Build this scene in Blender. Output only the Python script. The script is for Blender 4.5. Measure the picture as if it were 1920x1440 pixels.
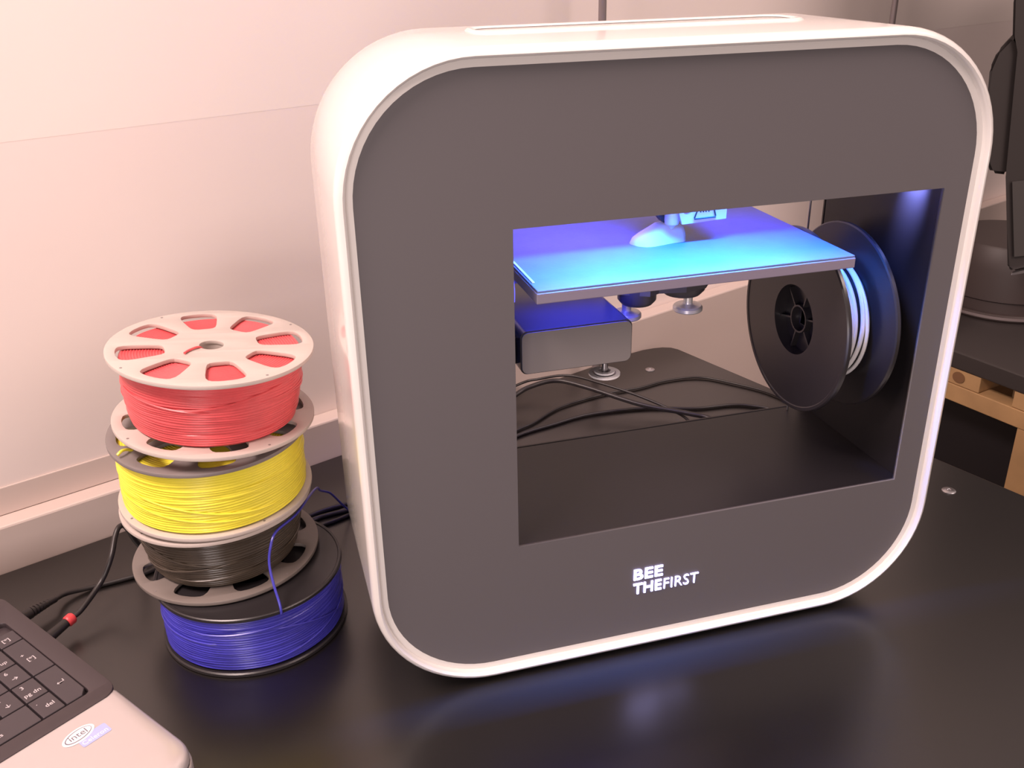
import bpy, bmesh, math, random
from mathutils import Vector, Matrix, noise
random.seed(7)
PI = math.pi
SC = bpy.context.scene
for o in list(bpy.data.objects):
    bpy.data.objects.remove(o, do_unlink=True)

# ------------------------------------------------------------------ camera
cam_d = bpy.data.cameras.new('camera')
cam = bpy.data.objects.new('camera', cam_d)
SC.collection.objects.link(cam)
yaw, pitch, roll = 0.2712, 0.4307, -0.0203
cf = Vector((math.sin(yaw)*math.cos(pitch), math.cos(yaw)*math.cos(pitch), -math.sin(pitch)))
r0 = Vector((math.cos(yaw), -math.sin(yaw), 0)); u0 = r0.cross(cf)
cr = math.cos(roll)*r0 + math.sin(roll)*u0
cu = -math.sin(roll)*r0 + math.cos(roll)*u0
m = Matrix((cr, cu, -cf)).transposed().to_4x4()
m.translation = Vector((-0.2435, -0.486, 0.4463))
cam.matrix_world = m
cam_d.sensor_fit = 'HORIZONTAL'; cam_d.sensor_width = 36
cam_d.lens = 36*1798.7/1920
cam_d.clip_start = 0.01; cam_d.clip_end = 50
SC.camera = cam

# ------------------------------------------------------------------ world, lamps, exposure
w = bpy.data.worlds.new('room_air'); SC.world = w; w.use_nodes = True
w.node_tree.nodes['Background'].inputs[0].default_value = (1.0, 0.77, 0.70, 1)
w.node_tree.nodes['Background'].inputs[1].default_value = 0.46
def area(name, loc, target, sx, sy, power, col, spread=PI):
    d = bpy.data.lights.new(name, 'AREA'); d.shape = 'RECTANGLE'; d.size = sx; d.size_y = sy
    d.energy = power; d.color = col; d.spread = spread
    o = bpy.data.objects.new(name, d); SC.collection.objects.link(o)
    o.location = loc
    o.rotation_euler = (Vector(target)-Vector(loc)).to_track_quat('-Z', 'Y').to_euler()
    return o
WARM = (1.0, 0.775, 0.715)
area('ceiling_lamp_light', (-0.95, -0.25, 1.50), (-0.1, 0.15, 0.2), 0.9, 0.35, 41, WARM)
area('ceiling_lamp_light_2', (1.25, -0.75, 1.7), (0.45, 0.45, 0.2), 1.1, 0.3, 24, WARM)
area('front_fill_light', (-0.62, -1.05, 0.22), (-.08, 0, .08), 0.4, 0.3, 5.0, (1.0, .86, .84))  # fill with no seen source, added to lighten the panel's lower left
SC.view_settings.view_transform = 'Standard'
SC.view_settings.look = 'None'
SC.view_settings.gamma = 1
SC.view_settings.use_curve_mapping = False
SC.view_settings.exposure = 0.0

# ------------------------------------------------------------------ materials
MATS = {}
def mat(name, col, rough=0.5, metal=0.0, coat=0.0, spec=0.5, bump=0.0, bscale=300, vary=0.0, vscale=20,
        emit=None, estr=0, trans=0.0, sss=0.0):
    if name in MATS: return MATS[name]
    M = bpy.data.materials.new(name); M.use_nodes = True
    nt = M.node_tree; b = nt.nodes['Principled BSDF']
    b.inputs['Base Color'].default_value = (*col, 1)
    b.inputs['Roughness'].default_value = rough
    b.inputs['Metallic'].default_value = metal
    b.inputs['Specular IOR Level'].default_value = spec
    b.inputs['Coat Weight'].default_value = coat
    b.inputs['Coat Roughness'].default_value = 0.08
    b.inputs['Transmission Weight'].default_value = trans
    if sss:
        b.inputs['Subsurface Weight'].default_value = sss; b.inputs['Subsurface Radius'].default_value = (.002,)*3
    if emit:
        b.inputs['Emission Color'].default_value = (*emit, 1); b.inputs['Emission Strength'].default_value = estr
    tc = nt.nodes.new('ShaderNodeTexCoord')
    if vary:
        n = nt.nodes.new('ShaderNodeTexNoise'); n.inputs['Scale'].default_value = vscale; n.inputs['Detail'].default_value = 4
        nt.links.new(tc.outputs['Object'], n.inputs['Vector'])
        rp = nt.nodes.new('ShaderNodeValToRGB')
        rp.color_ramp.elements[0].position = .3; rp.color_ramp.elements[1].position = .7
        rp.color_ramp.elements[0].color = (*[c*(1-vary) for c in col], 1)
        rp.color_ramp.elements[1].color = (*[min(1, c*(1+vary)) for c in col], 1)
        nt.links.new(n.outputs['Fac'], rp.inputs['Fac']); nt.links.new(rp.outputs['Color'], b.inputs['Base Color'])
    if bump:
        n = nt.nodes.new('ShaderNodeTexNoise'); n.inputs['Scale'].default_value = bscale; n.inputs['Detail'].default_value = 3
        nt.links.new(tc.outputs['Object'], n.inputs['Vector'])
        bp = nt.nodes.new('ShaderNodeBump'); bp.inputs['Strength'].default_value = bump; bp.inputs['Distance'].default_value = 0.001
        nt.links.new(n.outputs['Fac'], bp.inputs['Height']); nt.links.new(bp.outputs['Normal'], b.inputs['Normal'])
    MATS[name] = M
    return M

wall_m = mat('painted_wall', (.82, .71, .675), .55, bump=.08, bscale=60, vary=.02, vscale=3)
wall2_m = mat('lighter_upper_wall', (.85, .75, .705), .55, bump=.08, bscale=60, vary=.02, vscale=3)  # one even tone, slightly lighter than the wall below
trim_m = mat('shaded_ledge', (.62, .51, .465), .5, bump=.08, bscale=60, vary=.02, vscale=4)  # darker than the wall: shade on the ledge face put into the colour
table_m = mat('black_laminate', (.005, .0035, .003), .30, spec=.5, bump=.0, vary=.15)
table_m.node_tree.nodes['Principled BSDF'].inputs['IOR'].default_value = 1.98
shell_m = mat('glossy_white_plastic', (.77, .74, .715), .22, coat=.6, spec=.5)
panel_m = mat('charcoal_satin_panel', (.118, .108, .115), .45, spec=.5, bump=.02, bscale=900)
dark_m = mat('dark_inner_plastic', (.015, .013, .015), .38, spec=.4, bump=.03, bscale=500)
bed_m = mat('print_bed_surface', (.15, .18, .27), .42, bump=.1, bscale=500, vary=.06, vscale=80)
bedside_m = mat('print_bed_edge', (.23, .20, .27), .45)
box_m = mat('grey_satin_cover', (.22, .20, .20), .38)
boxside_m = mat('dark_gloss_cover', (.05, .045, .05), .25)
chrome_m = mat('chrome', (.75, .72, .70), .16, metal=1)
arm_m = mat('dark_grey_casting', (.075, .068, .078), .4)
knob_m = mat('nickel_knob', (.86, .84, .84), .28, metal=.45)
bracket_m = mat('silver_bracket', (.72, .72, .76), .3, metal=.25)
steel_m = mat('brushed_steel', (.55, .53, .55), .3, metal=1)
post_m = mat('grey_painted_steel', (.24, .20, .20), .35, metal=.3)
pla_m = mat('white_printed_plastic', (.80, .80, .80), .4, sss=.1)
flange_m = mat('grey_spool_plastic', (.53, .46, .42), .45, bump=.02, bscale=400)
flangedk_m = mat('dark_shaded_spool_plastic', (.21, .18, .175), .45, bump=.02, bscale=400)  # flange grey darkened to hold the shade under the red spool; also the pins
flangebk_m = mat('black_spool_plastic', (.024, .021, .023), .3)
red_m = mat('red_filament', (.72, .095, .105), .3, vary=.08, vscale=60)
yel_m = mat('yellow_filament', (.88, .78, .060), .3, vary=.05, vscale=60)
blk_m = mat('black_filament', (.060, .045, .032), .24, vary=.2, vscale=60)
blu_m = mat('blue_filament', (.050, .046, .42), .28, vary=.12, vscale=60)
wht_m = mat('white_filament', (.82, .80, .80), .35)
cable_m = mat('black_cable_rubber', (.022, .018, .018), .4)
collar_m = mat('red_plug_collar', (.70, .06, .07), .4)
silver_m = mat('silver_laptop_plastic', (.56, .50, .495), .3, metal=.35, coat=.2)
lapblk_m = mat('black_laptop_plastic', (.050, .038, .042), .36)
key_m = mat('black_key_plastic', (.052, .042, .048), .42)
glyph_m = mat('key_lettering', (.55, .50, .52), .5)
stkw_m = mat('sticker_white', (.80, .78, .80), .35)
stkb_m = mat('sticker_blue', (.38, .42, .70), .35)
ink_m = mat('sticker_ink', (.16, .14, .18), .5)
wood_m = mat('pallet_wood', (.46, .28, .13), .6, vary=.18, vscale=14, bump=.2, bscale=120)
knot_m = mat('wood_knot', (.20, .10, .045), .6)
floor_m = mat('dark_floor', (.05, .04, .032), .6, vary=.2, vscale=4)
app_m = mat('black_machine_housing', (.035, .029, .028), .5)
app2_m = mat('charcoal_machine_panel', (.062, .056, .054), .45)
drum_m = mat('dark_brown_drum', (.050, .036, .034), .5)
led_m = mat('blue_led_strip', (.5, .6, 1), .4, emit=(.25, .40, 1.0), estr=6)
logo_m = mat('backlit_lettering', (.8, .8, 1), .4, emit=(.48, .46, 1.0), estr=4.2)
clear_m = mat('clear_plastic', (.8, .78, .8), .15, spec=.6)

# ------------------------------------------------------------------ helpers
def link(o): SC.collection.objects.link(o); return o
def meta(o, label=None, cat=None, group=None, kind=None):
    if label: o['label'] = label
    if cat: o['category'] = cat
    if group: o['group'] = group
    if kind: o['kind'] = kind
    return o
def empty(name, loc=(0, 0, 0), label=None, cat=None, group=None):
    o = link(bpy.data.objects.new(name, None)); o.location = loc; o.empty_display_size = .02
    return meta(o, label, cat, group)
def obj(name, bm, m, parent=None, smooth=False, mw=None, angle=None):
    bmesh.ops.recalc_face_normals(bm, faces=bm.faces)
    me = bpy.data.meshes.new(name); bm.to_mesh(me); bm.free()
    me.materials.append(m)
    if smooth:
        for p in me.polygons: p.use_smooth = True
        me.set_sharp_from_angle(angle=math.radians(angle or 40))
    o = link(bpy.data.objects.new(name, me))
    if parent is not None:
        o.parent = parent            # parents built with identity local frames; geometry is given in the parent's frame
    if mw is not None: o.matrix_local = mw
    return o
def box(bm, x0, x1, y0, y1, z0, z1, bev=0.0, seg=2, M=None):
    vs = [bm.verts.new((x, y, z)) for x in (x0, x1) for y in (y0, y1) for z in (z0, z1)]
    f = [(0, 1, 3, 2), (4, 6, 7, 5), (0, 4, 5, 1), (2, 3, 7, 6), (0, 2, 6, 4), (1, 5, 7, 3)]
    fs = [bm.faces.new([vs[i] for i in q]) for q in f]
    if bev:
        es = list({e for q in fs for e in q.edges})
        r = bmesh.ops.bevel(bm, geom=es, offset=bev, segments=seg, affect='EDGES', profile=.5)
        vs = list({v for q in r['faces'] for v in q.verts} | {v for v in vs if v.is_valid})
    if M is not None:
        bmesh.ops.transform(bm, matrix=M, verts=vs)
    return bm
def bx(*a, **k): return box(bmesh.new(), *a, **k)
def lathe(prof, n=64, axis='Z', close=True, bm=None, fn=None):
    """prof: list of (r, z); closed=True joins last to first; r==0 points are poles"""
    bm = bm or bmesh.new()
    rings = []
    for (r, z) in prof:
        if r < 1e-7:
            rings.append([bm.verts.new((0, 0, z))])
        else:
            ring = []
            for i in range(n):
                a = 2*PI*i/n
                rr, zz = (r, z) if fn is None else fn(r, z, a)
                ring.append(bm.verts.new((rr*math.cos(a), rr*math.sin(a), zz)))
            rings.append(ring)
    m_ = len(rings)
    for k in range(m_ if close else m_-1):
        A, B = rings[k], rings[(k+1) % m_]
        if len(A) == 1 and len(B) == 1: continue
        for i in range(n):
            j = (i+1) % n
            if len(A) == 1: bm.faces.new((A[0], B[j], B[i]))
            elif len(B) == 1: bm.faces.new((A[i], A[j], B[0]))
            else: bm.faces.new((A[i], A[j], B[j], B[i]))
    if axis == 'X':
        bmesh.ops.rotate(bm, verts=bm.verts, cent=(0, 0, 0), matrix=Matrix.Rotation(PI/2, 3, 'Y'))
    return bm
def smoothpath(pts, sub=8):
    P = [Vector(p) for p in pts]; out = []
    for i in range(len(P)-1):
        p0 = P[max(i-1, 0)]; p1 = P[i]; p2 = P[i+1]; p3 = P[min(i+2, len(P)-1)]
        for k in range(sub):
            t = k/sub
            out.append(.5*((2*p1)+(p2-p0)*t+(2*p0-5*p1+4*p2-p3)*t*t+(3*p1-p0-3*p2+p3)*t**3))
    out.append(P[-1]); return out
def tube(pts, r, n=8, sub=8, bm=None, closed=False):
    bm = bm or bmesh.new()
    P = smoothpath(pts, sub) if sub > 1 else [Vector(p) for p in pts]
    t = (P[1]-P[0]).normalized()
    nrm = t.orthogonal().normalized(); rings = []
    for i, p in enumerate(P):
        if closed: tt = (P[(i+1) % len(P)]-P[i-1]).normalized()
        else: tt = (P[min(i+1, len(P)-1)]-P[max(i-1, 0)]).normalized()
        nrm = (nrm-tt*nrm.dot(tt)).normalized(); b = tt.cross(nrm)
        rr = r(i/(len(P)-1)) if callable(r) else r
        rings.append([bm.verts.new(p+nrm*rr*math.cos(2*PI*k/n)+b*rr*math.sin(2*PI*k/n)) for k in range(n)])
    for i in range(len(rings) if closed else len(rings)-1):
        A, B = rings[i], rings[(i+1) % len(rings)]
        for k in range(n):
            j = (k+1) % n; bm.faces.new((A[k], A[j], B[j], B[k]))
    if not closed:
        bm.faces.new(rings[0][::-1]); bm.faces.new(rings[-1])
    return bm
def prism(poly, z0, z1, bev=0, seg=2):
    bm = bmesh.new()
    a = [bm.verts.new((x, y, z0)) for x, y in poly]; b = [bm.verts.new((x, y, z1)) for x, y in poly]
    n = len(poly)
    bm.faces.new(a[::-1]); top = bm.faces.new(b)
    for i in range(n): bm.faces.new((a[i], a[(i+1) % n], b[(i+1) % n], b[i]))
    if bev:
        bmesh.ops.bevel(bm, geom=list(top.edges), offset=bev, segments=seg, affect='EDGES', profile=.5)
    return bm
def curve_plate(outer, holes, th, bev=0.0):
    """flat plate in XY with holes, thickness th centred on z=0; returns a bmesh"""
    cd = bpy.data.curves.new('tmp', 'CURVE'); cd.dimensions = '2D'; cd.fill_mode = 'BOTH'
    for pl in [outer]+holes:
        s = cd.splines.new('POLY'); s.points.add(len(pl)-1)
        for p, (x, y) in zip(s.points, pl): p.co = (x, y, 0, 1)
        s.use_cyclic_u = True
    cd.extrude = th/2-bev; cd.bevel_depth = bev; cd.bevel_resolution = 1; cd.offset = -bev if bev else 0
    o = link(bpy.data.objects.new('tmp', cd))
    dg = bpy.context.evaluated_depsgraph_get()
    me = bpy.data.meshes.new_from_object(o.evaluated_get(dg))
    bm = bmesh.new(); bm.from_mesh(me); bmesh.ops.remove_doubles(bm, verts=bm.verts, dist=1e-6)
    bpy.data.objects.remove(o); bpy.data.meshes.remove(me); bpy.data.curves.remove(cd)
    return bm
def text_bm(s, size, extrude, offset=0.0, spacing=1.0, shear=0, align='LEFT'):
    cd = bpy.data.curves.new('tmp', 'FONT'); cd.body = s; cd.size = size; cd.extrude = extrude
    cd.offset = offset; cd.space_character = spacing; cd.shear = shear; cd.align_x = align; cd.resolution_u = 3
    o = link(bpy.data.objects.new('tmp', cd))
    dg = bpy.context.evaluated_depsgraph_get()
    me = bpy.data.meshes.new_from_object(o.evaluated_get(dg))
    bm = bmesh.new(); bm.from_mesh(me)
    bpy.data.objects.remove(o); bpy.data.meshes.remove(me); bpy.data.curves.remove(cd)
    return bm
def circ(r, n=64, cx=0, cy=0, a0=0):
    return [(cx+r*math.cos(a0+2*PI*i/n), cy+r*math.sin(a0+2*PI*i/n)) for i in range(n)]
def rrect(x0, x1, y0, y1, r, n=12):
    out = []
    for cx, cy, a in ((x1-r, y1-r, 0), (x0+r, y1-r, PI/2), (x0+r, y0+r, PI), (x1-r, y0+r, 1.5*PI)):
        for i in range(n+1):
            t = a+PI/2*i/n; out.append((cx+r*math.cos(t), cy+r*math.sin(t)))
    return out
def merge(bm, other, M=None):
    me = bpy.data.meshes.new('tmp')
    if M is not None: bmesh.ops.transform(other, matrix=M, verts=other.verts)
    other.to_mesh(me); other.free(); bm.from_mesh(me); bpy.data.meshes.remove(me)
    return bm

TZ = -0.003                      # table top height
# ------------------------------------------------------------------ setting: walls, floor
A = Vector((-0.4688, 0.236, 0)); T = Vector((.92747, .37389, 0)); N = Vector((.37389, -.92747, 0))
def W(s, g, z): return tuple(A+T*s-N*g+Vector((0, 0, z)))       # s along the wall, g into the wall
def wallbox(s0, s1, g0, g1, z0, z1, bev=0, bm=None):
    M = Matrix((T, -N, Vector((0, 0, 1)))).transposed().to_4x4(); M.translation = A
    return box(bm or bmesh.new(), s0, s1, g0, g1, z0, z1, bev=bev, M=M)
FZ = -0.75
meta(obj('wall_back', wallbox(-1.5, 3.2, .02, .12, FZ, 0.3235), wall_m), kind='structure')
meta(obj('wall_upper', wallbox(-1.5, 3.2, .0199, .12, 0.3235, 2.0), wall2_m), kind='structure')
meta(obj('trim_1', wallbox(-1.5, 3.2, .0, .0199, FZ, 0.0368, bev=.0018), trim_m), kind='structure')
meta(obj('wall_strip', wallbox(-1.5, .235, .0182, .0199, 0.0369, 0.0610, bev=.0008), trim_m), kind='structure')  # thin strip above the ledge, darker than the wall, left part only
meta(obj('floor', bx(-2, 3.5, -2.5, 2.3, FZ-.05, FZ), floor_m), kind='structure')

# ------------------------------------------------------------------ table
tb = empty('table', (0, 0, FZ), 'large black laminate table with rounded corner carrying the white framed machine', 'table')
g = .0015
bl = A+N*g+T*(-.75)
corner = [(bl.x, bl.y), (0.1775, 0.4955), (0.196, 0.5008), (0.2105, 0.5035), (0.222, 0.5025), (0.2315, 0.4985), (0.2375, 0.4905)]
dr = Vector((.1447, -.4037)).normalized()
p = Vector((0.2375, .4905))+dr*.95
q = Vector((bl.x, bl.y))+Vector((N.x, N.y))*.95
poly = corner+[(p.x, p.y), (q.x, q.y)]
poly = [(x, y) for x, y in poly]
o = obj('tabletop', prism([(x, y) for x, y in poly], TZ-.028-FZ, TZ-FZ, bev=.0015), table_m, tb)
for (x, y) in ((-.95, .0), (.19, .42), (.46, -.25), (-.75, -.55)):
    obj('leg', bx(x-.022, x+.022, y-.022, y+.022, 0, TZ-.028-FZ, bev=.003), post_m, tb)
def screw(x, y, r):
    b = lathe([(0, -.0004), (r, -.0004), (r, .0003), (r*.8, .0011), (r*.35, .0012), (r*.3, .0005), (0, .0005)], 24, close=False)
    bmesh.ops.translate(b, verts=b.verts, vec=(x, y, TZ-FZ+.0003)); obj('screw', b, steel_m, tb, True)
screw(.1802, .4436, .0055); screw(.3244, .1154, .006)

# ------------------------------------------------------------------ wall posts
for i, (c, zb) in enumerate((((0.1135, 0.4445), TZ), ((0.583, 0.637), FZ))):
    nm = ('slim grey metal rod rising behind the middle of the white machine', 'slim grey metal rod rising behind the right shoulder of the white machine')[i]
    b = lathe([(0, 0), (.0039, 0), (.0039, 2.0-zb), (0, 2.0-zb)], 20, close=False)
    # groove line on the rod
    o = obj('metal_rod', b, post_m, None, True); o.location = (c[0], c[1], zb)
    meta(o, nm, 'rod', 'grey rods in front of the wall')

# ------------------------------------------------------------------ printer
PR = empty('desktop_printer', (0, 0, TZ), 'white rounded square 3D printer with charcoal front panel and lit blue window', '3D printer')
dz = -TZ      # parts are given with z=0 at the shell's underside, 3 mm over the table
def P(name, bm, m, parent=None, smooth=False, **k):
    par = parent or PR
    if parent is None: bmesh.ops.translate(bm, verts=bm.verts, vec=(0, 0, dz))
    else: bmesh.ops.translate(bm, verts=bm.verts, vec=(0, 0, dz))
    return obj(name, bm, m, par, smooth, **k)
def rs(off, n=16):
    return rrect(-.2+off, .2-off, off, .4-off, .0765-off, n)
D = .1388
prof = [(D-.006, .014), (D-.0005, .0125), (D, .0105), (D-.001, .0035), (D-.004, .0008), (D-.009, 0), (.070, 0), (.007, 0), (.0040, .0004), (.0018, .0014),
        (.0005, .0029), (0, .0042), (.0008, .0053), (.0026, .0058), (.0053, .0060), (.0053, .010), (.0115, .010), (.0115, .014)]
bm = bmesh.new(); rings = []
for (y, off) in prof:
    rings.append([bm.verts.new((x, y, z)) for x, z in rs(off)])
for k in range(len(rings)):
    Aa, Bb = rings[k], rings[(k+1) % len(rings)]
    for i in range(len(Aa)):
        j = (i+1) % len(Aa); bm.faces.new((Aa[i], Aa[j], Bb[j], Bb[i]))
shell = P('shell', bm, shell_m, smooth=True, angle=50)
# shallow handle recess rim on top of the shell
bm = bmesh.new()
st = rrect(-.105, .108, .0705, .112, .012, 8)
r1 = [bm.verts.new((x, y, .4000)) for x, y in st]
cx, cy = .0015, .0912
def ins(x, y, d):
    return (x-(d if x > cx else -d), y-(d if y > cy else -d))
r2 = [bm.verts.new((*ins(x, y, .0012), .4012)) for x, y in st]
r3 = [bm.verts.new((*ins(x, y, .0030), .4013)) for x, y in st]
r4 = [bm.verts.new((*ins(x, y, .0045), .4002)) for x, y in st]
for X, Y in ((r1, r2), (r2, r3), (r3, r4)):
    for i in range(len(X)):
        j = (i+1) % len(X); bm.faces.new((X[i], X[j], Y[j], Y[i]))
P('lid_rim', bm, shell_m, smooth=True, angle=60)
# front panel with window
def rot_xz(bm):      # plate in XY -> XZ, thickness along y
    bmesh.ops.rotate(bm, verts=bm.verts, cent=(0, 0, 0), matrix=Matrix.Rotation(PI/2, 3, 'X')); return bm
WX0, WX1, WZ0, WZ1 = -.1045, .1722, .0972, .3044
bm = curve_plate(rrect(-.1938, .1938, .0062, .3938, .0705, 16), [[(WX0, WZ0), (WX0, WZ1), (WX1, WZ1), (WX1, WZ0)]], .0026)
rot_xz(bm); bmesh.ops.translate(bm, verts=bm.verts, vec=(0, .0055+.0013, 0))
P('front_panel', bm, panel_m)
bm = curve_plate(rrect(-.186, .186, .014, .386, .063, 16), [[(-.115, .0965), (-.115, .352), (.1762, .352), (.1762, .0965)]], .003)
rot_xz(bm); bmesh.ops.translate(bm, verts=bm.verts, vec=(0, .1350, 0))
P('rear_panel', bm, dark_m)
P('chamber_floor', bx(-.1190, .1795, .0082, .1333, .0905, .0965), dark_m)
P('chamber_wall', bx(.1762, .1795, .0082, .1333, .0966, .3470), dark_m)
b = prism([(.1762, .3472), (.1790, .3476), (.1445, .3800), (.1425, .3785)], -.0625, .0625)
rot_xz(b); bmesh.ops.translate(b, verts=b.verts, vec=(0, .0708, 0)); P('chamber_wall', b, dark_m)
P('chamber_wall', bx(-.1190, -.1150, .0082, .1333, .0966, .3790), dark_m)
P('chamber_ceiling', bx(-.1190, .1415, .0082, .1333, .3792, .3832), dark_m)
ls = P('led_strip', bx(-.100, .1220, .0125, .0185, .3755, .3790, bev=.0006), led_m)
for k in range(7):
    xx = -.088+k*.0315
    P('led_chip', bx(xx-.0025, xx+.0025, .0135, .0175, .3747, .3758), led_m, parent=ls)
P('led_blocker', bx(.1230, .1242, .0100, .0334, .3420, .3790), dark_m)  # added unseen baffle, keeps blue light off the right wall
P('led_blocker', bx(-.1145, .1755, .0335, .0350, .3415, .3790), dark_m)  # added unseen baffle, cuts the bright band off across the bed
BLUE = (.02, .19, 1.0)
a = area('chamber_led_light', (.01, .0155, .3735), (.01, .0155, .1), .17, .005, 1.9, BLUE, 1.7); a.parent = None
area('chamber_fill_light', (.010, .085, .376), (.010, .085, .1), .17, .04, .75, (.08, .06, 1.0), 1.5)  # added fill that turns the rear of the bed deep blue
area('under_bed_fill_light', (-.05, .050, .2568), (-.05, .045, .1), .07, .05, .22, (.06, .07, 1.0))  # invented blue fill under the bed, tints the carriage box top and knobs
area('chamber_led_light_3', (.1640, .0300, .3300), (.176, .034, .309), .006, .004, .38, (.25, .30, 1.0), .8)
P('led_chip', bx(.1615, .1665, .0275, .0325, .3306, .3330), led_m, parent=ls)
P('led_chip_mount', bx(.1600, .1761, .0260, .0340, .3330, .3350), dark_m, parent=ls)
# feet
for fx in (-.12, .12):
    for fy in (.03, .11):
        b = lathe([(0, -.003), (.009, -.003), (.010, -.001), (.010, .0006), (0, .0006)], 24, close=False)
        bmesh.ops.translate(b, verts=b.verts, vec=(fx, fy, 0)); P('foot', b, cable_m, smooth=True)
# print bed
bed = P('print_bed', bx(-.0898, .1188, .0100, .1425, .2574, .2640, bev=.0005), bedside_m)
P('bed_surface', bx(-.0893, .1184, .0105, .1420, .26405, .2655, bev=.0004), bed_m, parent=bed)
P('edge_strip', bx(-.0883, -.0866, .024, .085, .2655, .2664, bev=.0003), wht_m, parent=bed)
# carriage arm plate under the bed
arm = bmesh.new()
pts = [(-.060, .050), (-.012, .070), (-.010, .082), (.000, .092), (.014, .090), (.024, .096), (.040, .098), (.052, .090), (.054, .076), (.046, .064), (.030, .060), (.012, .066), (-.002, .060), (-.060, .030)]
pts = [(x, y) for x, y in pts][::-1]
arm = prism([(-.016, .074), (-.010, .070), (.004, .062), (.012, .066), (.030, .062), (.046, .066), (.054, .076), (.052, .090), (.040, .098), (.024, .096), (.000, .095), (-.014, .092)], .2340, .2519)
link_plate = P('arm_link', bx(-.0900, .0500, .066, .094, .2520, .2573), arm_m)
ar = P('bed_arm', arm, arm_m)
def knob(x, y, ztop, z, r, m1, parent, stem=.0032):
    b = lathe([(0, .0), (r*.93, .0), (r, .0008), (r, .0030), (r*.90, .0042), (r*.45, .0046), (stem*1.1, .0052), (0, .0052)], 40, close=False)
    bmesh.ops.translate(b, verts=b.verts, vec=(x, y, z)); k = P('levelling_knob', b, m1, parent=parent, smooth=True, angle=30)
    b = lathe([(stem, z+.0052), (stem, ztop), ], 20, close=False)
    bmesh.ops.translate(b, verts=b.verts, vec=(x, y, 0)); P('stem', b, m1, parent=k, smooth=True)
knob(.0425, .084, .2265, .2125, .0102, knob_m, PR)
knob(-.0040, .082, .2250, .2135, .0102, knob_m, PR)
b = lathe([(.0, .2265), (.0125, .2265), (.0155, .2300), (.0160, .2573), (0, .2573)], 32, close=False)
bmesh.ops.translate(b, verts=b.verts, vec=(.0370, .083, 0)); P('knob_boss', b, arm_m, smooth=True)
b = lathe([(.0, .2250), (.0105, .2250), (.0130, .2280), (.0135, .2573), (0, .2573)], 32, close=False)
bmesh.ops.translate(b, verts=b.verts, vec=(.0015, .078, 0)); P('knob_boss', b, arm_m, smooth=True)
# carriage box (rounded front face)
bm = curve_plate(rrect(-.0940, -.0212, .2048, .2330, .0045, 6), [], .090)
rot_xz(bm); bmesh.ops.translate(bm, verts=bm.verts, vec=(0, .0312+.045, 0))
cb = P('carriage_box', bm, boxside_m, smooth=True, angle=30)
bm = curve_plate(rrect(-.0932, -.0220, .2056, .2322, .0040, 6), [], .0012)
rot_xz(bm); bmesh.ops.translate(bm, verts=bm.verts, vec=(0, .0306, 0))
P('face_plate', bm, box_m, parent=cb)
for k, rr in ((0, .0102), (1, .0066)):
    b = lathe([(rr-.0026, 0), (rr, 0), (rr, .0012), (rr-.0026, .0012)], 40)
    bmesh.ops.translate(b, verts=b.verts, vec=(-.0335, .045, .1912+k*.0016)); P('bearing_ring', b, clear_m, parent=cb, smooth=True, angle=30)
b = lathe([(0, .1912), (.0085, .1912), (.0085, .1922), (.0022, .1926), (.0022, .2048), (0, .2048)], 24, close=False)
bmesh.ops.translate(b, verts=b.verts, vec=(-.0335, .045, 0)); P('bearing_stem', b, steel_m, parent=cb, smooth=True, angle=30)
bm = bx(-.1148, -.0941, .040, .12, .209, .226); P('carriage_bracket', bm, dark_m)
# guide rods
P('guide_rod', tube([(.1600, .1290, .0966), (.1600, .1290, .3560)], .0009, 10, 1), steel_m, smooth=True)
P('hanging_strip', tube([(-.0895, .0600, .2574), (-.0890, .0600, .2480), (-.0893, .0600, .2420)], .0005, 8, 3), wht_m, parent=bed, smooth=True)
# extruder head (hangs from the chamber ceiling)
eh = P('extruder_head', bx(.000, .064, .066, .110, .302, .3790, bev=.002), dark_m)
bm = curve_plate([(.0250, .2800), (.0560, .2812), (.0565, .3040), (.0130, .3040), (.0145, .2965), (.0200, .2960)],
                 [circ(.0042, 24, .0285, .2905), circ(.0042, 24, .0510, .2915)], .0020, )
rot_xz(bm); bmesh.ops.translate(bm, verts=bm.verts, vec=(0, .0650, 0)); P('fan_bracket', bm, bracket_m, parent=eh)
for k in range(4):
    x = .0370+k*.0019
    P('cooling_fin', bx(x, x+.0006, .0630, .0640, .2870, .2960), cable_m, parent=eh)
P('cable_tie', tube([(.0330, .0632, .2835), (.0352, .0632, .2895), (.0362, .0632, .2965)], .0005, 6, 1), cable_m, parent=eh)
P('cable_tie', tube([(.0480, .0632, .2840), (.0462, .0632, .2900), (.0450, .0632, .2965)], .0005, 6, 1), cable_m, parent=eh)
P('cable_tie', tube([(.0330, .0632, .2830), (.0480, .0632, .2832)], .0005, 6, 1), cable_m, parent=eh)
b = lathe([(0, .2752), (.0006, .2752), (.0030, .2785), (.0046, .2790), (.0050, .2810), (.0050, .3020), (0, .3020)], 28, close=False)
bmesh.ops.translate(b, verts=b.verts, vec=(.0215, .072, 0)); P('nozzle', b, bracket_m, parent=eh, smooth=True)
b = prism([(.0035, .296), (.0165, .2795), (.0175, .2795), (.0175, .302), (.0035, .302)], -.004, .004)
rot_xz(b); bmesh.ops.translate(b, verts=b.verts, vec=(0, .078, 0)); P('heater_block', b, dark_m, parent=eh)
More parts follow.
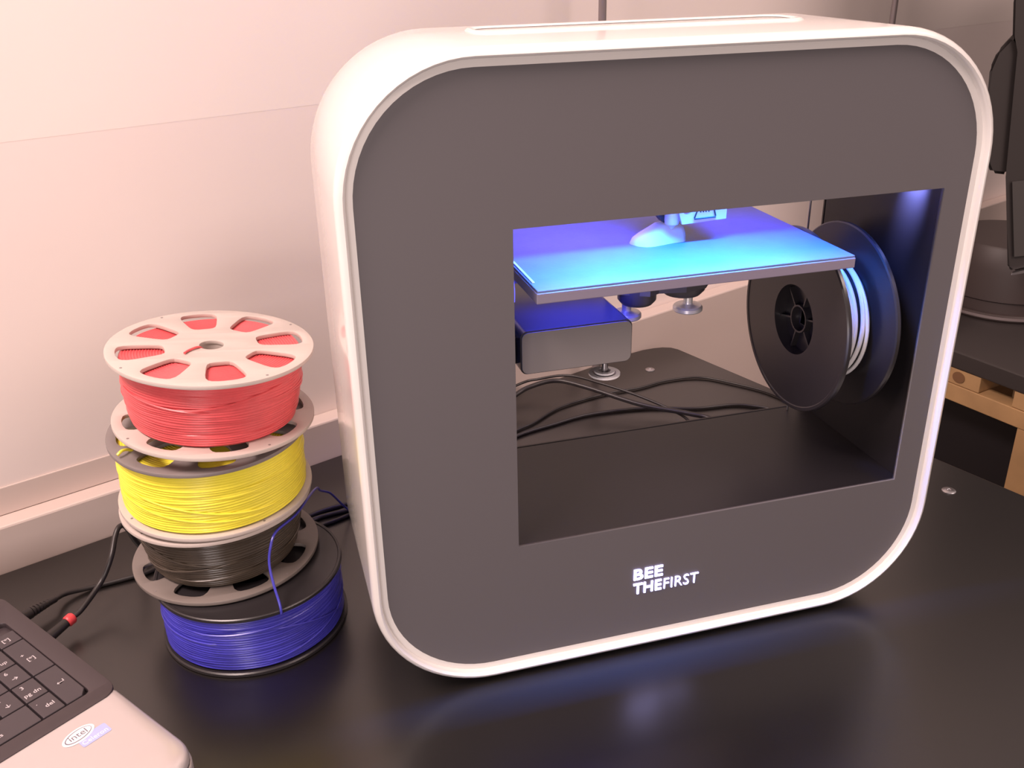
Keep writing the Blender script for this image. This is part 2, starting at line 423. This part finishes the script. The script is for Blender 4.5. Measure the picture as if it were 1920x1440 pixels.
# backlit lettering
def lettering(s, x, z, hgt, wid, off, sp=1.0):
    bm = text_bm(s, 1.0, .03, off, sp)
    xs = [v.co.x for v in bm.verts]; ys = [v.co.y for v in bm.verts]
    x0, x1, y0, y1 = min(xs), max(xs), min(ys), max(ys)
    for v in bm.verts:
        v.co.x = (v.co.x-x0)/(x1-x0)*wid; v.co.y = (v.co.y-y0)/(y1-y0)*hgt; v.co.z *= .0004/.03
    rot_xz(bm); bmesh.ops.translate(bm, verts=bm.verts, vec=(x, .0055-.0004, z)); return bm
lt = lettering('BEE', -.0246, .0541, .0086, .0212, .018, 1.05)
P('backlit_lettering', lt, logo_m)
lt = lettering('THE', -.0246, .0426, .0086, .0207, .018, 1.05)
P('backlit_lettering', lt, logo_m)
lt = lettering('FIRST', -.0022, .0426, .0084, .0257, -.006, 1.05)
P('backlit_lettering', lt, logo_m)
# spool axle on the right chamber wall
AX = (.0720, .2005)
P('spool_axle', tube([(.1765, AX[0], AX[1]), (.1345, AX[0], AX[1])], .0050, 20, 1), dark_m, smooth=True)

# ------------------------------------------------------------------ printed foot on the bed
ft = bmesh.new()
secs = []   # along x from toe to heel: (x, half width y, height, y offset)
for (x, hw, h, yo) in ((.0005, .0012, .0012, .0), (.0030, .0065, .0045, -.0008), (.0070, .0095, .0070, -.0012), (.0115, .0103, .0092, -.0008), (.0165, .0098, .0118, .0), (.0215, .0088, .0125, .0004), (.0265, .0082, .0105, .0004), (.0305, .0076, .0095, .0002), (.0330, .0055, .0080, 0), (.0340, .0015, .0055, 0)):
    ring = []
    for k in range(20):
        a = 2*PI*k/20; c, s = math.cos(a), math.sin(a)
        yy = hw*math.copysign(abs(c)**.75, c); zz = (h*max(s, 0)**.8) if s > 0 else 0
        if s > 0: yy *= 1-.35*s
        ring.append(ft.verts.new((x*1.15, yy+yo, zz*1.08 if s > 0 else -0.0)))
    secs.append(ring)
for i in range(len(secs)-1):
    for k in range(20):
        j = (k+1) % 20; ft.faces.new((secs[i][k], secs[i][j], secs[i+1][j], secs[i+1][k]))
ft.faces.new(secs[0]); ft.faces.new(secs[-1][::-1])
o = obj('printed_foot', ft, pla_m, None, True, angle=80); o.location = (-.0045, .0800, .26555)
meta(o, 'small white printed foot shape standing on the blue lit bed', 'model')

# ------------------------------------------------------------------ spools
def winding(r0_, r1_, z0, z1, m, seed, jit=.00035, rb=None):
    """bumpy coil: turns on the outside and on both ends"""
    d = .00178; prof = []
    nr = int((r1_-r0_)/d); nz = int((z1-z0)/d)
    def arc(fr, to, nrm, n):
        for k in range(n):
            a = [fr[i]+(to[i]-fr[i])*(k/n) for i in (0, 1)]; b2 = [fr[i]+(to[i]-fr[i])*((k+1)/n) for i in (0, 1)]
            for t in (0, .25, .5, .75):
                bump = math.sin(PI*t)*.45*d
                prof.append((a[0]+(b2[0]-a[0])*t+nrm[0]*bump, a[1]+(b2[1]-a[1])*t+nrm[1]*bump))
    arc((r0_, z1), (r1_, z1), (0, 1), nr)
    arc((r1_, z1), (r1_, z0), (1, 0), nz)
    arc((r1_, z0), (r0_, z0), (0, -1), nr)
    rb = rb or r1_
    def fn(r, z, a):
        kk = rb+(r1_-rb)*min(1, max(0, (z-z0)/(z1-z0))/.55)**.75
        r = r0_+(r-r0_)*(kk-r0_)/(r1_-r0_)
        k = round((z-z0)/d)
        s = noise.noise(Vector((math.cos(a)*1.3+seed, math.sin(a)*1.3, k*.37)))
        s2 = noise.noise(Vector((math.cos(a)*2+seed, math.sin(a)*2, k*2.7+9)))
        edge = (r-r0_)/(r1_-r0_)
        return r+s2*jit*2.2*edge, z+(s*jit*3.0 if r > r1_-.002 and z0+.003 < z < z1-.003 else s2*jit*1.5)
    return lathe(prof, 128, fn=fn)
def flange_windows(R, n=8, r_in=.030, r_out=.0592, ha=13.5):
    hs = []
    for k in range(n):
        c = 2*PI*k/n+FA
        h = math.radians(ha)
        pts = []
        raw = [(r_in, -h*.78), (r_in+.004, -h*1.08), (r_out-.006, -h), (r_out-.001, -h*.78), (r_out, -h*.3), (r_out, h*.3), (r_out-.001, h*.78), (r_out-.006, h), (r_in+.004, h*1.08), (r_in, h*.78)]
        P2 = [Vector((r*math.cos(c+a), r*math.sin(c+a))) for r, a in raw]
        # one pass of corner cutting
        Q = []
        for i in range(len(P2)):
            a_, b_ = P2[i], P2[(i+1) % len(P2)]
            Q.append(tuple(a_*.8+b_*.2)); Q.append(tuple(a_*.2+b_*.8))
        hs.append(Q)
    return hs
FA = 0.0
TH = .0028
def frame_from_normal(c, n):
    z = Vector(n).normalized(); x = Vector((1, 0, 0)); x = (x-z*x.dot(z)).normalized(); y = z.cross(x)
    M = Matrix((x, y, z)).transposed().to_4x4(); M.translation = Vector(c); return M
def grey_spool(name, c, n, h, rf, fm_t, fm_b, film, seed, label, fa, rf0=.024, rb=None):
    rb = rb or rf
    global FA; FA = fa
    t = empty(name, (0, 0, 0), label, 'spool', 'filament spools stacked by the machine')
    t.matrix_world = frame_from_normal(c, n)
    R = .0657
    for nm, z, m_ in (('flange', TH/2, fm_b), ('flange', h-TH/2, fm_t)):
        b = curve_plate(circ(R, 96), [circ(.0077, 32)]+flange_windows(R), TH, .0004)
        bmesh.ops.translate(b, verts=b.verts, vec=(0, 0, z)); f = obj(nm, b, m_, t, True, angle=30)
        for k in range(4):
            a = FA+PI/8+k*PI/2
            s_ = lathe([(0, TH/2+.0001), (.0009, TH/2+.0001), (.0009, TH/2-.0004), (0, TH/2-.0004)], 10, close=False)
            bmesh.ops.translate(s_, verts=s_.verts, vec=(.0625*math.cos(a), .0625*math.sin(a), z)); obj('pin', s_, flangedk_m, f)
    b = lathe([(.0082, TH), (.0105, TH), (.0105, h-TH), (.0082, h-TH)], 32); obj('hub_tube', b, fm_b, t, True, angle=30)
    b = lathe([(rf0-.0015, TH), (rf0, TH), (rf0, h-TH), (rf0-.0015, h-TH)], 48); obj('hub_drum', b, fm_b, t, True, angle=30)
    obj('filament_winding', winding(rf0, rf, TH+.0011, h-TH-.0011, film, seed, rb=rb), film, t, True, angle=180)
    rnd = random.Random(seed)
    for k in range(7):     # strands that cross the coil at a slant
        a0 = rnd.uniform(0, 2*PI); ln = rnd.uniform(1.2, 2.6); za = rnd.uniform(TH+.004, h-TH-.004); zb = rnd.uniform(TH+.004, h-TH-.004)
        pts = []
        for i in range(25):
            u = i/24; a = a0+ln*u; lift = min(1, u*8, (1-u)*8)
            zz = za+(zb-za)*(3*u*u-2*u**3); rl = rb+(rf-rb)*min(1, (zz-TH)/(h-2*TH)/.55)**.75
            pts.append(((rl-.0006+.0014*lift)*math.cos(a), (rl-.0006+.0014*lift)*math.sin(a), zz))
        obj('filament_strand', tube(pts, .00082, 6, 1), film, t, True)
    return t
# bottom: black spool of blue filament
def solid_profile(R, h_in, inner):
    return None
bs = empty('blue_filament_spool', (-.27405, .1191, TZ), 'black spool of blue filament, lowest of the stack beside the machine', 'spool', 'filament spools stacked by the machine')
HB = .0485
def solid_flange(R, hole, up):
    # a raised lip on the rim
    s = 1 if up else -1
    pr = [(hole, 0), (R-.003, 0), (R-.0024, s*.0005), (R-.0008, s*.0006), (R, 0), (R, -s*.0020), (R-.001, -s*.0028), (hole, -s*.0028)]
    return lathe(pr, 96)
for z, up in ((0.0006, False), (HB-.0006, True)):
    b = solid_flange(.0657, .0245, up); bmesh.ops.translate(b, verts=b.verts, vec=(0, 0, z)); obj('flange', b, flangebk_m, bs, True, angle=25)
obj('hub_drum', lathe([(.0245, .003), (.0265, .003), (.0265, HB-.003), (.0245, HB-.003)], 48), flangebk_m, bs, True, angle=30)
b = curve_plate(circ(.0244, 48), [circ(.0080, 24)]+[circ(.0045, 16, .0155*math.cos(a), .0155*math.sin(a)) for a in [k*PI/3 for k in range(6)]], .002)
bmesh.ops.translate(b, verts=b.verts, vec=(0, 0, .012)); obj('hub_web', b, flangebk_m, bs)
obj('filament_winding', winding(.0270, .0628, .0047, HB-.0047, blu_m, 3), blu_m, bs, True, angle=180)
rnd = random.Random(5)
for k in range(6):
    a0 = rnd.uniform(0, 2*PI); ln = rnd.uniform(1.2, 2.2); za = rnd.uniform(.008, .040); zb = rnd.uniform(.008, .040); pts = []
    for i in range(25):
        u = i/24; a = a0+ln*u; lf = min(1, u*8, (1-u)*8); pts.append(((.0622+.0014*lf)*math.cos(a), (.0622+.0014*lf)*math.sin(a), za+(zb-za)*(3*u*u-2*u**3)))
    obj('filament_strand', tube(pts, .00082, 6, 1), blu_m, bs, True)
# loose end of the blue filament: over the rim, round the groove above and down behind
O3 = Vector((-.27405, .1191, TZ))
pts = [(-.2565, .0592, .040), (-.2555, .0545, .0445), (-.2560, .0560, .052), (-.2580, .0630, .062), (-.2591, .0722, .072), (-.2570, .0775, .0815), (-.2520, .0850, .0885), (-.2375, .1020, .0890), (-.2258, .1300, .0860), (-.2190, .160, .074), (-.2150, .1930, .052), (-.2065, .2135, .036), (-.1972, .2300, .014), (-.1905, .2375, .0015)]
pts = [Vector(p_)-O3 for p_ in pts]
obj('loose_filament_end', tube(pts, .0009, 8, 6), blu_m, bs, True)

z1 = TZ+HB+.0016
grey_spool('black_filament_spool', (-.2885, .1385, z1), (-.012, -.012, 1), .0500, .0555, flange_m, mat('shaded_spool_plastic', (.19, .16, .145), .45), blk_m, 11,  # bottom flange grey darkened to hold the shade low in the stack
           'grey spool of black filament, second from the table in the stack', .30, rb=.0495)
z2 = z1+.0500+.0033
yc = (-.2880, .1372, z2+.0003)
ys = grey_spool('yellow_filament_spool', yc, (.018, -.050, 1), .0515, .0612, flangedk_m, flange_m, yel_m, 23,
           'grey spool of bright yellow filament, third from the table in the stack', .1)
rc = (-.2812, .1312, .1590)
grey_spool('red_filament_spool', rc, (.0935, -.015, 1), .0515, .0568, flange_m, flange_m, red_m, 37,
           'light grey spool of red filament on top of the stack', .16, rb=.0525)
# loose ends
Mi = ys.matrix_world.inverted()
pts = [Mi @ Vector(p_) for p_ in ((-.3440, .1080, .1480), (-.3435, .1040, .1548), (-.3395, .1030, .1600), (-.3350, .1040, .1560), (-.3300, .110, .1500))]
pts = [Vector((-.045, -.022, .0480)), Vector((-.049, -.026, .0530)), Vector((-.0525, -.0305, .0555)), Vector((-.0555, -.0330, .0540))]
obj('loose_filament_end', tube(pts, .0010, 8, 6), yel_m, ys, True)
rs_ = bpy.data.objects['red_filament_spool']
pts = [Vector((-.0045, -.0020, .0480)), Vector((-.0078, -.0050, .0522)), Vector((-.0135, -.0100, .0524)), Vector((-.0165, -.0150, .0524))]
obj('loose_filament_end', tube(pts, .0008, 8, 6), red_m, rs_, True)

# spool inside the printer, axis along x
ins_ = empty('black_reel', (.1192, AX[0], AX[1]), 'black reel with a few turns of white filament hanging inside the printer', 'spool')
RI = .0660
def xl(prof, n=96): return lathe([(r, z) for r, z in prof], n, axis='X')
# near flange (x 0 .. .003), far flange (x .042 .. .045)
def ring_x(pr, n=96):
    b = lathe(pr, n)
    bmesh.ops.rotate(b, verts=b.verts, cent=(0, 0, 0), matrix=Matrix.Rotation(PI/2, 3, 'Y')); return b
obj('flange', ring_x([(.0250, 0), (.0625, 0), (.0632, -.0006), (.0652, -.0006), (RI, .0004), (RI, .0026), (.0650, .0034), (.0250, .0034)]), flangebk_m, ins_, True, angle=25)
obj('flange', ring_x([(.0250, .0358), (.0650, .0358), (RI, .0366), (RI, .0388), (.0652, .0398), (.0632, .0398), (.0625, .0392), (.0250, .0392)]), flangebk_m, ins_, True, angle=25)
obj('hub_drum', ring_x([(.0250, .0034), (.0275, .0034), (.0275, .0358), (.0250, .0358)], 64), flangebk_m, ins_, True, angle=30)
hole = [(-.0058, -.0058), (-.0058, .0058), (.0058, .0058), (.0058, -.0058)]
b = curve_plate(circ(.0249, 48), [hole], .0015)
bmesh.ops.rotate(b, verts=b.verts, cent=(0, 0, 0), matrix=Matrix.Rotation(PI/2, 3, 'Y')); bmesh.ops.translate(b, verts=b.verts, vec=(.0100, 0, 0))
web = obj('hub_web', b, flangebk_m, ins_)
for k in range(6):
    a = k*PI/3+.3
    b = bx(.0050, .0095, -.0006, .0006, .0100, .0245)
    bmesh.ops.rotate(b, verts=b.verts, cent=(0, 0, 0), matrix=Matrix.Rotation(a, 3, 'X')); obj('rib', b, flangebk_m, web)
b = ring_x([(.0088, .0040), (.0100, .0040), (.0100, .0095), (.0088, .0095)], 40); obj('collar', b, flangebk_m, web, True, angle=30)
b = bx(.013, .0131, -.001, .001, -.001, .001)
b.free()
rnd = random.Random(2)
for (x, r, dx, rr) in ((.0165, .0405, .0015, .0017), (.0195, .0410, -.0010, .0017), (.0215, .0418, .0010, .0016), (.0265, .0425, .0025, .0016), (.0300, .0432, -.0008, .0014)):
    pts = [(x+dx*math.sin(2*PI*i/72+rnd.random()*.05), r*math.cos(2*PI*i/72), r*math.sin(2*PI*i/72)) for i in range(72)]
    obj('filament_turn', tube(pts, rr, 8, 1, closed=True), wht_m, ins_, True)
obj('drum_core', ring_x([(.0276, .0036), (.0385, .0036), (.0388, .0354), (.0276, .0354)], 64), flangebk_m, ins_, True, angle=30)

# ------------------------------------------------------------------ cables
def cable(name, pts, r, label, cat='cable', sub=8, m=cable_m):
    c = Vector(pts[0]); o = obj(name, tube([Vector(p_)-c for p_ in pts], r, 10, sub), m, None, True); o.location = c
    return meta(o, label, cat)
t0 = TZ+.0026
cable('thick_cable', [(-.150, .290, t0+.001), (-.105, .318, .004), (-.045, .352, .010), (.0015, .388, .0155), (.0230, .3950, .0205), (.0512, .3960, .0225), (.078, .3746, .0200), (.1213, .335, .012), (.1626, .3079, .008), (.183, .2889, .006), (.196, .235, .004), (.188, .180, .006), (.178, .1480, .012)],
      .0026, 'thickest black cable arching over the table behind the printer window')
cable('thin_cable', [(-.145, .318, TZ+.0018), (-.080, .372, .004), (.0124, .4210, .011), (.0400, .4196, .016), (.0701, .4093, .020), (.1000, .3791, .018), (.1298, .3504, .012), (.157, .3185, .004), (.1634, .2966, .0), (.165, .240, TZ+.002), (.160, .175, .002), (.158, .1480, .008)],
      .0015, 'thinner black cable running beside the thick one behind the window')
cable('thin_cable', [(-.2547, .2085, TZ+.0018), (-.2207, .2366, TZ+.0018), (-.1895, .2483, TZ+.0018), (-.10, .290, TZ+.0018), (-.0135, .3407, TZ+.0018), (.0119, .3537, TZ+.0018), (.0494, .3795, TZ+.0018), (.1035, .3952, TZ+.0018), (.1477, .3986, TZ+.0018), (.1841, .407, TZ+.0018), (.2217, .4037, TZ+.0018), (.2486, .3795, TZ+.0018), (.2769, .340, TZ+.0018), (.285, .29, TZ+.0018), (.26, .21, TZ+.0018), (.225, .17, TZ+.0018)],
      .0014, 'thin black cable curving flat on the table towards its far corner')
cable('flat_cable', [(-.2359, .2105, TZ+.0019), (-.217, .2254, TZ+.0019), (-.1909, .2360, TZ+.0019), (-.10, .280, TZ+.0019), (-.020, .328, TZ+.0019), (.0304, .3440, TZ+.0019), (.0743, .3540, TZ+.0019), (.1329, .3500, TZ+.0019), (.1835, .3329, TZ+.0019), (.2360, .3240, TZ+.0019), (.270, .28, TZ+.0019), (.235, .2, TZ+.0019), (.215, .16, TZ+.0019)],
      .0017, 'black cable lying straight across the table below the curving one')
lc = empty('charger_lead', (-.4013, .1417, .010), 'black lead looping up behind the laptop with a red collar on its plug', 'cable')
c0 = Vector((-.4013, .1417, .010))
pts = [(-.4013, .1417, .010), (-.3954, .1474, .012), (-.3829, .1657, .020), (-.3740, .1726, .035), (-.3702, .1855, .0450), (-.3670, .1925, .0485), (-.3640, .2010, .042), (-.3615, .2140, .020), (-.3550, .2230, .003), (-.335, .2300, TZ+.0022), (-.29, .237, TZ+.0022), (-.2551, .2295, TZ+.0022), (-.2107, .2500, TZ+.0022), (-.17, .252, TZ+.0022), (-.10, .235, TZ+.002), (-.06, .17, TZ+.003), (-.05, .150, .006)]
obj('lead', tube([Vector(p_)-c0 for p_ in pts], .0021, 10, 8), cable_m, lc, True)
d_ = (Vector((-.4148, .1265, .008))-c0)
def lead_piece(nm, f0, f1, rfun, m_):
    obj(nm, tube([d_*f0+(d_*(f1-f0))*k/6 for k in range(7)], rfun, 16, 1), m_, lc, True)
lead_piece('red_collar', .02, .32, lambda t: .0043 if .1 < t < .9 else .0036, collar_m)
lead_piece('plug', .33, 1.25, lambda t: .0034+.0008*t, cable_m)
pl = empty('power_lead', (-.4396, .1524, .010), 'black power lead with ribbed strain relief running from the laptop to the spools', 'cable')
c1 = Vector((-.4396, .1524, .010))
pts = [(-.4194, .1729, .0058), (-.4129, .1850, .0020), (-.3925, .1923, TZ+.0020), (-.3577, .1990, TZ+.0020), (-.3400, .2080, TZ+.0020), (-.300, .218, TZ+.0020), (-.2520, .2210, TZ+.0020), (-.215, .240, TZ+.0021), (-.16, .240, TZ+.0020), (-.09, .20, TZ+.002), (-.07, .15, .005)]
obj('lead', tube([Vector(p_)-c1 for p_ in pts], .0019, 10, 8), cable_m, pl, True)
P0 = Vector((-.4450, .1470, .0095))-c1; P1 = Vector((-.4185, .1738, .0062))-c1
obj('plug', tube([P0+(P1-P0)*.45*k/5 for k in range(6)], .0044, 16, 1), cable_m, pl, True)
for k in range(7):
    a = P0+(P1-P0)*(.47+k*.075); b_ = P0+(P1-P0)*(.515+k*.075)
    obj('strain_relief_rib', tube([a, b_], .0040-.00025*k, 14, 1), cable_m, pl, True)
obj('strain_relief_core', tube([P0+(P1-P0)*.44, P1], .0026, 12, 1), cable_m, pl, True)

# ------------------------------------------------------------------ laptop (local frame: x right, -y towards its front)
LZ = TZ
lap = empty('laptop', (-.3675, .03736, LZ), 'black and silver laptop with number pad at the lower left corner of the table', 'laptop')
lap.rotation_euler = (0, 0, math.radians(35.7))
H = .025-LZ
# base body
def yprism(poly, z0, z1, bev=0, seg=2): return prism(poly[::-1] if False else poly, z0, z1, bev, seg)
body = rrect(-.340, .0052, -.0935, .150, .020, 8)
obj('base', prism(body, .004, H-.0075, 0), lapblk_m, lap, False)
# silver palm rest, rounded front edge: sweep of a cross-section over the front part
bm = bmesh.new()
secs = []
for (d, z) in ((0, H-.0075), (0, H-.0055), (.0008, H-.0030), (.0025, H-.0012), (.0060, H-.0003), (.011, H), ):
    pts = rrect(-.340+d, .0052-d, -.0935+d*1.3, .150, max(.020-d, .004), 8)
    secs.append([bm.verts.new((x, min(y, -.004), z)) for x, y in pts])
for k in range(len(secs)-1):
    for i in range(len(secs[0])):
        j = (i+1) % len(secs[0])
        try: bm.faces.new((secs[k][i], secs[k][j], secs[k+1][j], secs[k+1][i]))
        except ValueError: pass
bm.faces.new(secs[-1]); bm.faces.new(secs[0][::-1])
bmesh.ops.remove_doubles(bm, verts=bm.verts, dist=1e-6)
obj('palm_rest', bm, silver_m, lap, True, angle=35)
# silver lower shell seam line
obj('lower_shell', prism(rrect(-.341, .0060, -.0943, .1505, .020, 8), .0035, H-.0090, .0015), silver_m, lap)
# keyboard deck frame
fr = curve_plate(rrect(-.335, .0050, -.0082, .1500, .011, 8), [rrect(-.325, -.0078, .0042, .1165, .0035, 4)], .0040, .0006)
bmesh.ops.translate(fr, verts=fr.verts, vec=(0, 0, H-.0012)); obj('keyboard_frame', fr, lapblk_m, lap, True, angle=30)
obj('keyboard_well', bx(-.3255, -.0075, .0037, .117, H-.0060, H-.0030), lapblk_m, lap)
def key(x0, x1, y0, y1, glyphs=(), cut=False):
    gp = .0006
    zt = H+.0012
    if cut:
        pl_ = [(x0+gp, y0+gp), (x1-gp-.004, y0+gp), (x1-gp, y0+gp+.005), (x1-gp, y1-gp), (x0+gp, y1-gp)]
        b = prism(pl_, H-.0030, zt, .0005, 2)
    else:
        b = bx(x0+gp, x1-gp, y0+gp, y1-gp, H-.0030, zt, bev=.0005)
    k = obj('key', b, key_m, lap, False)
    for (s, gx, gy, sz) in glyphs:
        t = text_bm(s, sz, .00008); bmesh.ops.translate(t, verts=t.verts, vec=(gx, gy, zt+.0001)); obj('key_legend', t, glyph_m, k)
c = [-.0080, -.0232, -.0382, -.0532, -.0682]      # column edges, right to left
r = [.0044, .0250, .0457, .0670, .0880, .1030, .1160]
key(c[1], c[0], r[0], r[2], (('\u21B5', -.0180, .0245, .0060),), cut=True)
key(c[1], c[0], r[2], r[4], (('+', -.0190, .0690, .0045), ('[*]', -.0180, .0620, .0050)))
key(c[1], c[0], r[4], r[5], (('[*]', -.0195, .0930, .0050),))
key(c[2], c[1], r[0], r[1], (('.', -.0352, .0185, .0050), ('del', -.0320, .0120, .0048)))
key(c[2], c[1], r[1], r[2], (('3', -.0342, .0390, .0046), ('pg dn', -.0362, .0300, .0048)))
key(c[2], c[1], r[2], r[3], (('6', -.0342, .0600, .0046), ('\u2192', -.0335, .0515, .0050)))
key(c[2], c[1], r[3], r[4], (('9', -.0342, .0815, .0046), ('pg up', -.0362, .0720, .0044)))
key(c[2], c[1], r[4], r[5], (('*', -.0320, .0940, .0046),))
key(c[3], c[2], r[1], r[2], (('2', -.0492, .0390, .0046), ('\u2193', -.0480, .0305, .0050)))
key(c[3], c[2], r[2], r[3], (('5', -.0492, .0600, .0046),))
key(c[3], c[2], r[3], r[4], (('8', -.0492, .0815, .0046), ('\u2191', -.0480, .0730, .0050)))
key(c[3], c[2], r[4], r[5], (('/', -.0470, .0940, .0046),))
key(c[4], c[2], r[0], r[1], (('0', -.0655, .0185, .0046), ('ins', -.0640, .0100, .0044)))
key(c[4], c[3], r[1], r[2], (('1', -.0642, .0390, .0046), ('end', -.0655, .0300, .0044)))
key(c[4], c[3], r[2], r[3], (('4', -.0642, .0600, .0046), ('\u2190', -.0630, .0515, .0050)))
key(c[4], c[3], r[3], r[4], (('7', -.0642, .0815, .0046),))
x = -.0700
for i in range(4):
    for j in range(5): key(x-.017*(i+1), x-.017*i, r[j], r[j+1])
# sticker on the palm rest
sx, sy = -.0318, -.0255
zt = H+.0001
b = bmesh.new(); merge(b, prism([(sx+.0065+x_, sy-.0062+y_) for x_, y_ in rrect(-.0095, .0085, -.0042, .0050, .0012, 3)], zt, zt+.00012))
stk = obj('sticker', b, stkb_m, lap)
def ell(a_, b_, cx_, cy_, n=40, rot=.12):
    return [(cx_+a_*math.cos(2*PI*i/n)*math.cos(rot)-b_*math.sin(2*PI*i/n)*math.sin(rot), cy_+a_*math.cos(2*PI*i/n)*math.sin(rot)+b_*math.sin(2*PI*i/n)*math.cos(rot)) for i in range(n)]
obj('sticker_oval', prism(ell(.0102, .0058, sx, sy+.0012), zt+.0001, zt+.00025), stkw_m, stk)
b = curve_plate(ell(.0086, .0044, sx, sy+.0013), [ell(.0081, .0039, sx+.0002, sy+.0014)], .0001)
bmesh.ops.translate(b, verts=b.verts, vec=(0, 0, zt+.00032)); obj('sticker_ring', b, ink_m, stk)
t = text_bm('intel', .0066, .00005, align='CENTER'); bmesh.ops.translate(t, verts=t.verts, vec=(sx, sy-.0004, zt+.00032)); obj('sticker_text', t, ink_m, stk)
t = text_bm('Celeron', .0048, .00005, align='CENTER'); bmesh.ops.translate(t, verts=t.verts, vec=(sx+.0058, sy-.0088, zt+.0002)); obj('sticker_text', t, stkw_m, stk)

# ------------------------------------------------------------------ pallet bench on the right
E0 = Vector((.628, .467, -.05)); ee = Vector((.2629, -.9648, 0)); pn = Vector((.9648, .2629, 0))
bench = empty('pallet_bench', (E0.x, E0.y, FZ), 'low bench of raw pallet wood with a black slab top beyond the table edge', 'bench')
MB = Matrix((ee, pn, Vector((0, 0, 1)))).transposed().to_4x4(); MB.translation = Vector((0, 0, -.05-FZ))
def B(name, s0, s1, d0, d1, z0, z1, m, bev=.001):
    return obj(name, box(bmesh.new(), s0, s1, d0, d1, z0, z1, bev=bev, M=MB), m, bench)
B('slab', -.165, .62, 0, .36, -.0235, 0, app_m, .002)
for k in range(6):
    s = -.150+k*.132
    s0, s1 = (s-.012, s+.0525) if k != 1 else (-.028, .0365)
    if k >= 2: s0, s1 = .083+(k-2)*.118, .083+(k-2)*.118+.055
    bl_ = B('board', s0, s1, .002, .35, -.0460, -.0240, wood_m)
    if k == 1:
        kn = prism([(x_, y_) for x_, y_ in circ(1, 20)], 0, .0006)
        Mx = MB @ Matrix.Translation((.006, .0015, -.0345)) @ Matrix.Rotation(PI/2, 4, 'X') @ Matrix.Diagonal((.009, .0075, 1, 1))
        bmesh.ops.transform(kn, matrix=Mx, verts=kn.verts); obj('knot', kn, knot_m, bl_)
B('rail', -.165, .62, .001, .030, -.0700, -.0465, wood_m)
B('rail', -.165, .62, .310, .339, -.0700, -.0465, wood_m)
for s0 in (-.160, .0962, .54):
    for d0 in (.002, .30):
        if s0 < 0 and d0 < .1: continue
        B('post', s0, s0+.075, d0, d0+.036, FZ+.05, -.0705, wood_m)
B('shade_sheet', -.163, .615, .060, .075, FZ+.05, -.0705, dark_m)  # added dark sheet standing in for the shade under the bench
B('lower_board', -.08, .53, .076, .096, -.55, -.45, wood_m)

# ------------------------------------------------------------------ dark machine on the bench
ap = empty('kitchen_machine', (.813, .607, -.05), 'dark machine with round drum base and tall column at the right edge of the view', 'appliance')
R_ = .088
prf = [(0, .0005), (.0920, .0005), (.0940, .0030), (.0940, .0085), (.0915, .0105), (.0860, .0110), (.0860, .0260), (.0895, .0280), (.0880, .0700), (.0820, .0995), (.0790, .1030), (0, .1030)]
obj('drum', lathe(prf, 72, close=False), drum_m, ap, True, angle=30)
obj('base_ring', lathe([(.0921, .0040), (.0949, .0045), (.0949, .0080), (.0921, .0085)], 72), post_m, ap, True, angle=40)
def ap_prism(pts, y0, y1, m_, nm, bev=.003):
    b = bmesh.new(); o_ = Vector((.813, .607, -.05))
    a_ = [b.verts.new((x_-o_.x, y0-o_.y, z_-o_.z)) for x_, z_ in pts]; c_ = [b.verts.new((x_-o_.x+(y1-y0)*1.0, y1-o_.y, z_-o_.z)) for x_, z_ in pts]
    n = len(pts); b.faces.new(a_); b.faces.new(c_[::-1])
    for i in range(n): b.faces.new((a_[i], c_[i], c_[(i+1) % n], a_[(i+1) % n]))
    bmesh.ops.bevel(b, geom=list(b.edges), offset=bev, segments=2, affect='EDGES')
    return obj(nm, b, m_, ap, True, angle=30)
# column silhouette, at y .42
ap_prism([(.5700, .62), (.5690, .382), (.5770, .343), (.5900, .330), (.6040, .191), (.6200, .130), (.6330, .078), (.6420, .0720), (.6900, .0770), (.7400, .12), (.90, .16), (.90, .62)], .42, .50, app_m, 'column')
ap_prism([(.5640, .330), (.5580, .312), (.5640, .262), (.5790, .205), (.5860, .195), (.6100, .191), (.6250, .33), (.5800, .345)], .424, .49, app_m, 'side_housing', .004)
ap_prism([(.6120, .185), (.6520, .185), (.6680, .092), (.6370, .092)], .4175, .4195, app2_m, 'front_plate', .0006)
ap_prism([(.6350, .0700), (.6370, .0735), (.6700, .0760), (.6760, .0800), (.6800, .0780), (.6720, .0715)], .4150, .4195, steel_m, 'trim_lip', .0005)
ap_prism([(.86, -.0495), (.98, -.0495), (.98, .62), (.86, .62)], .44, .56, app_m, 'tower', .004)
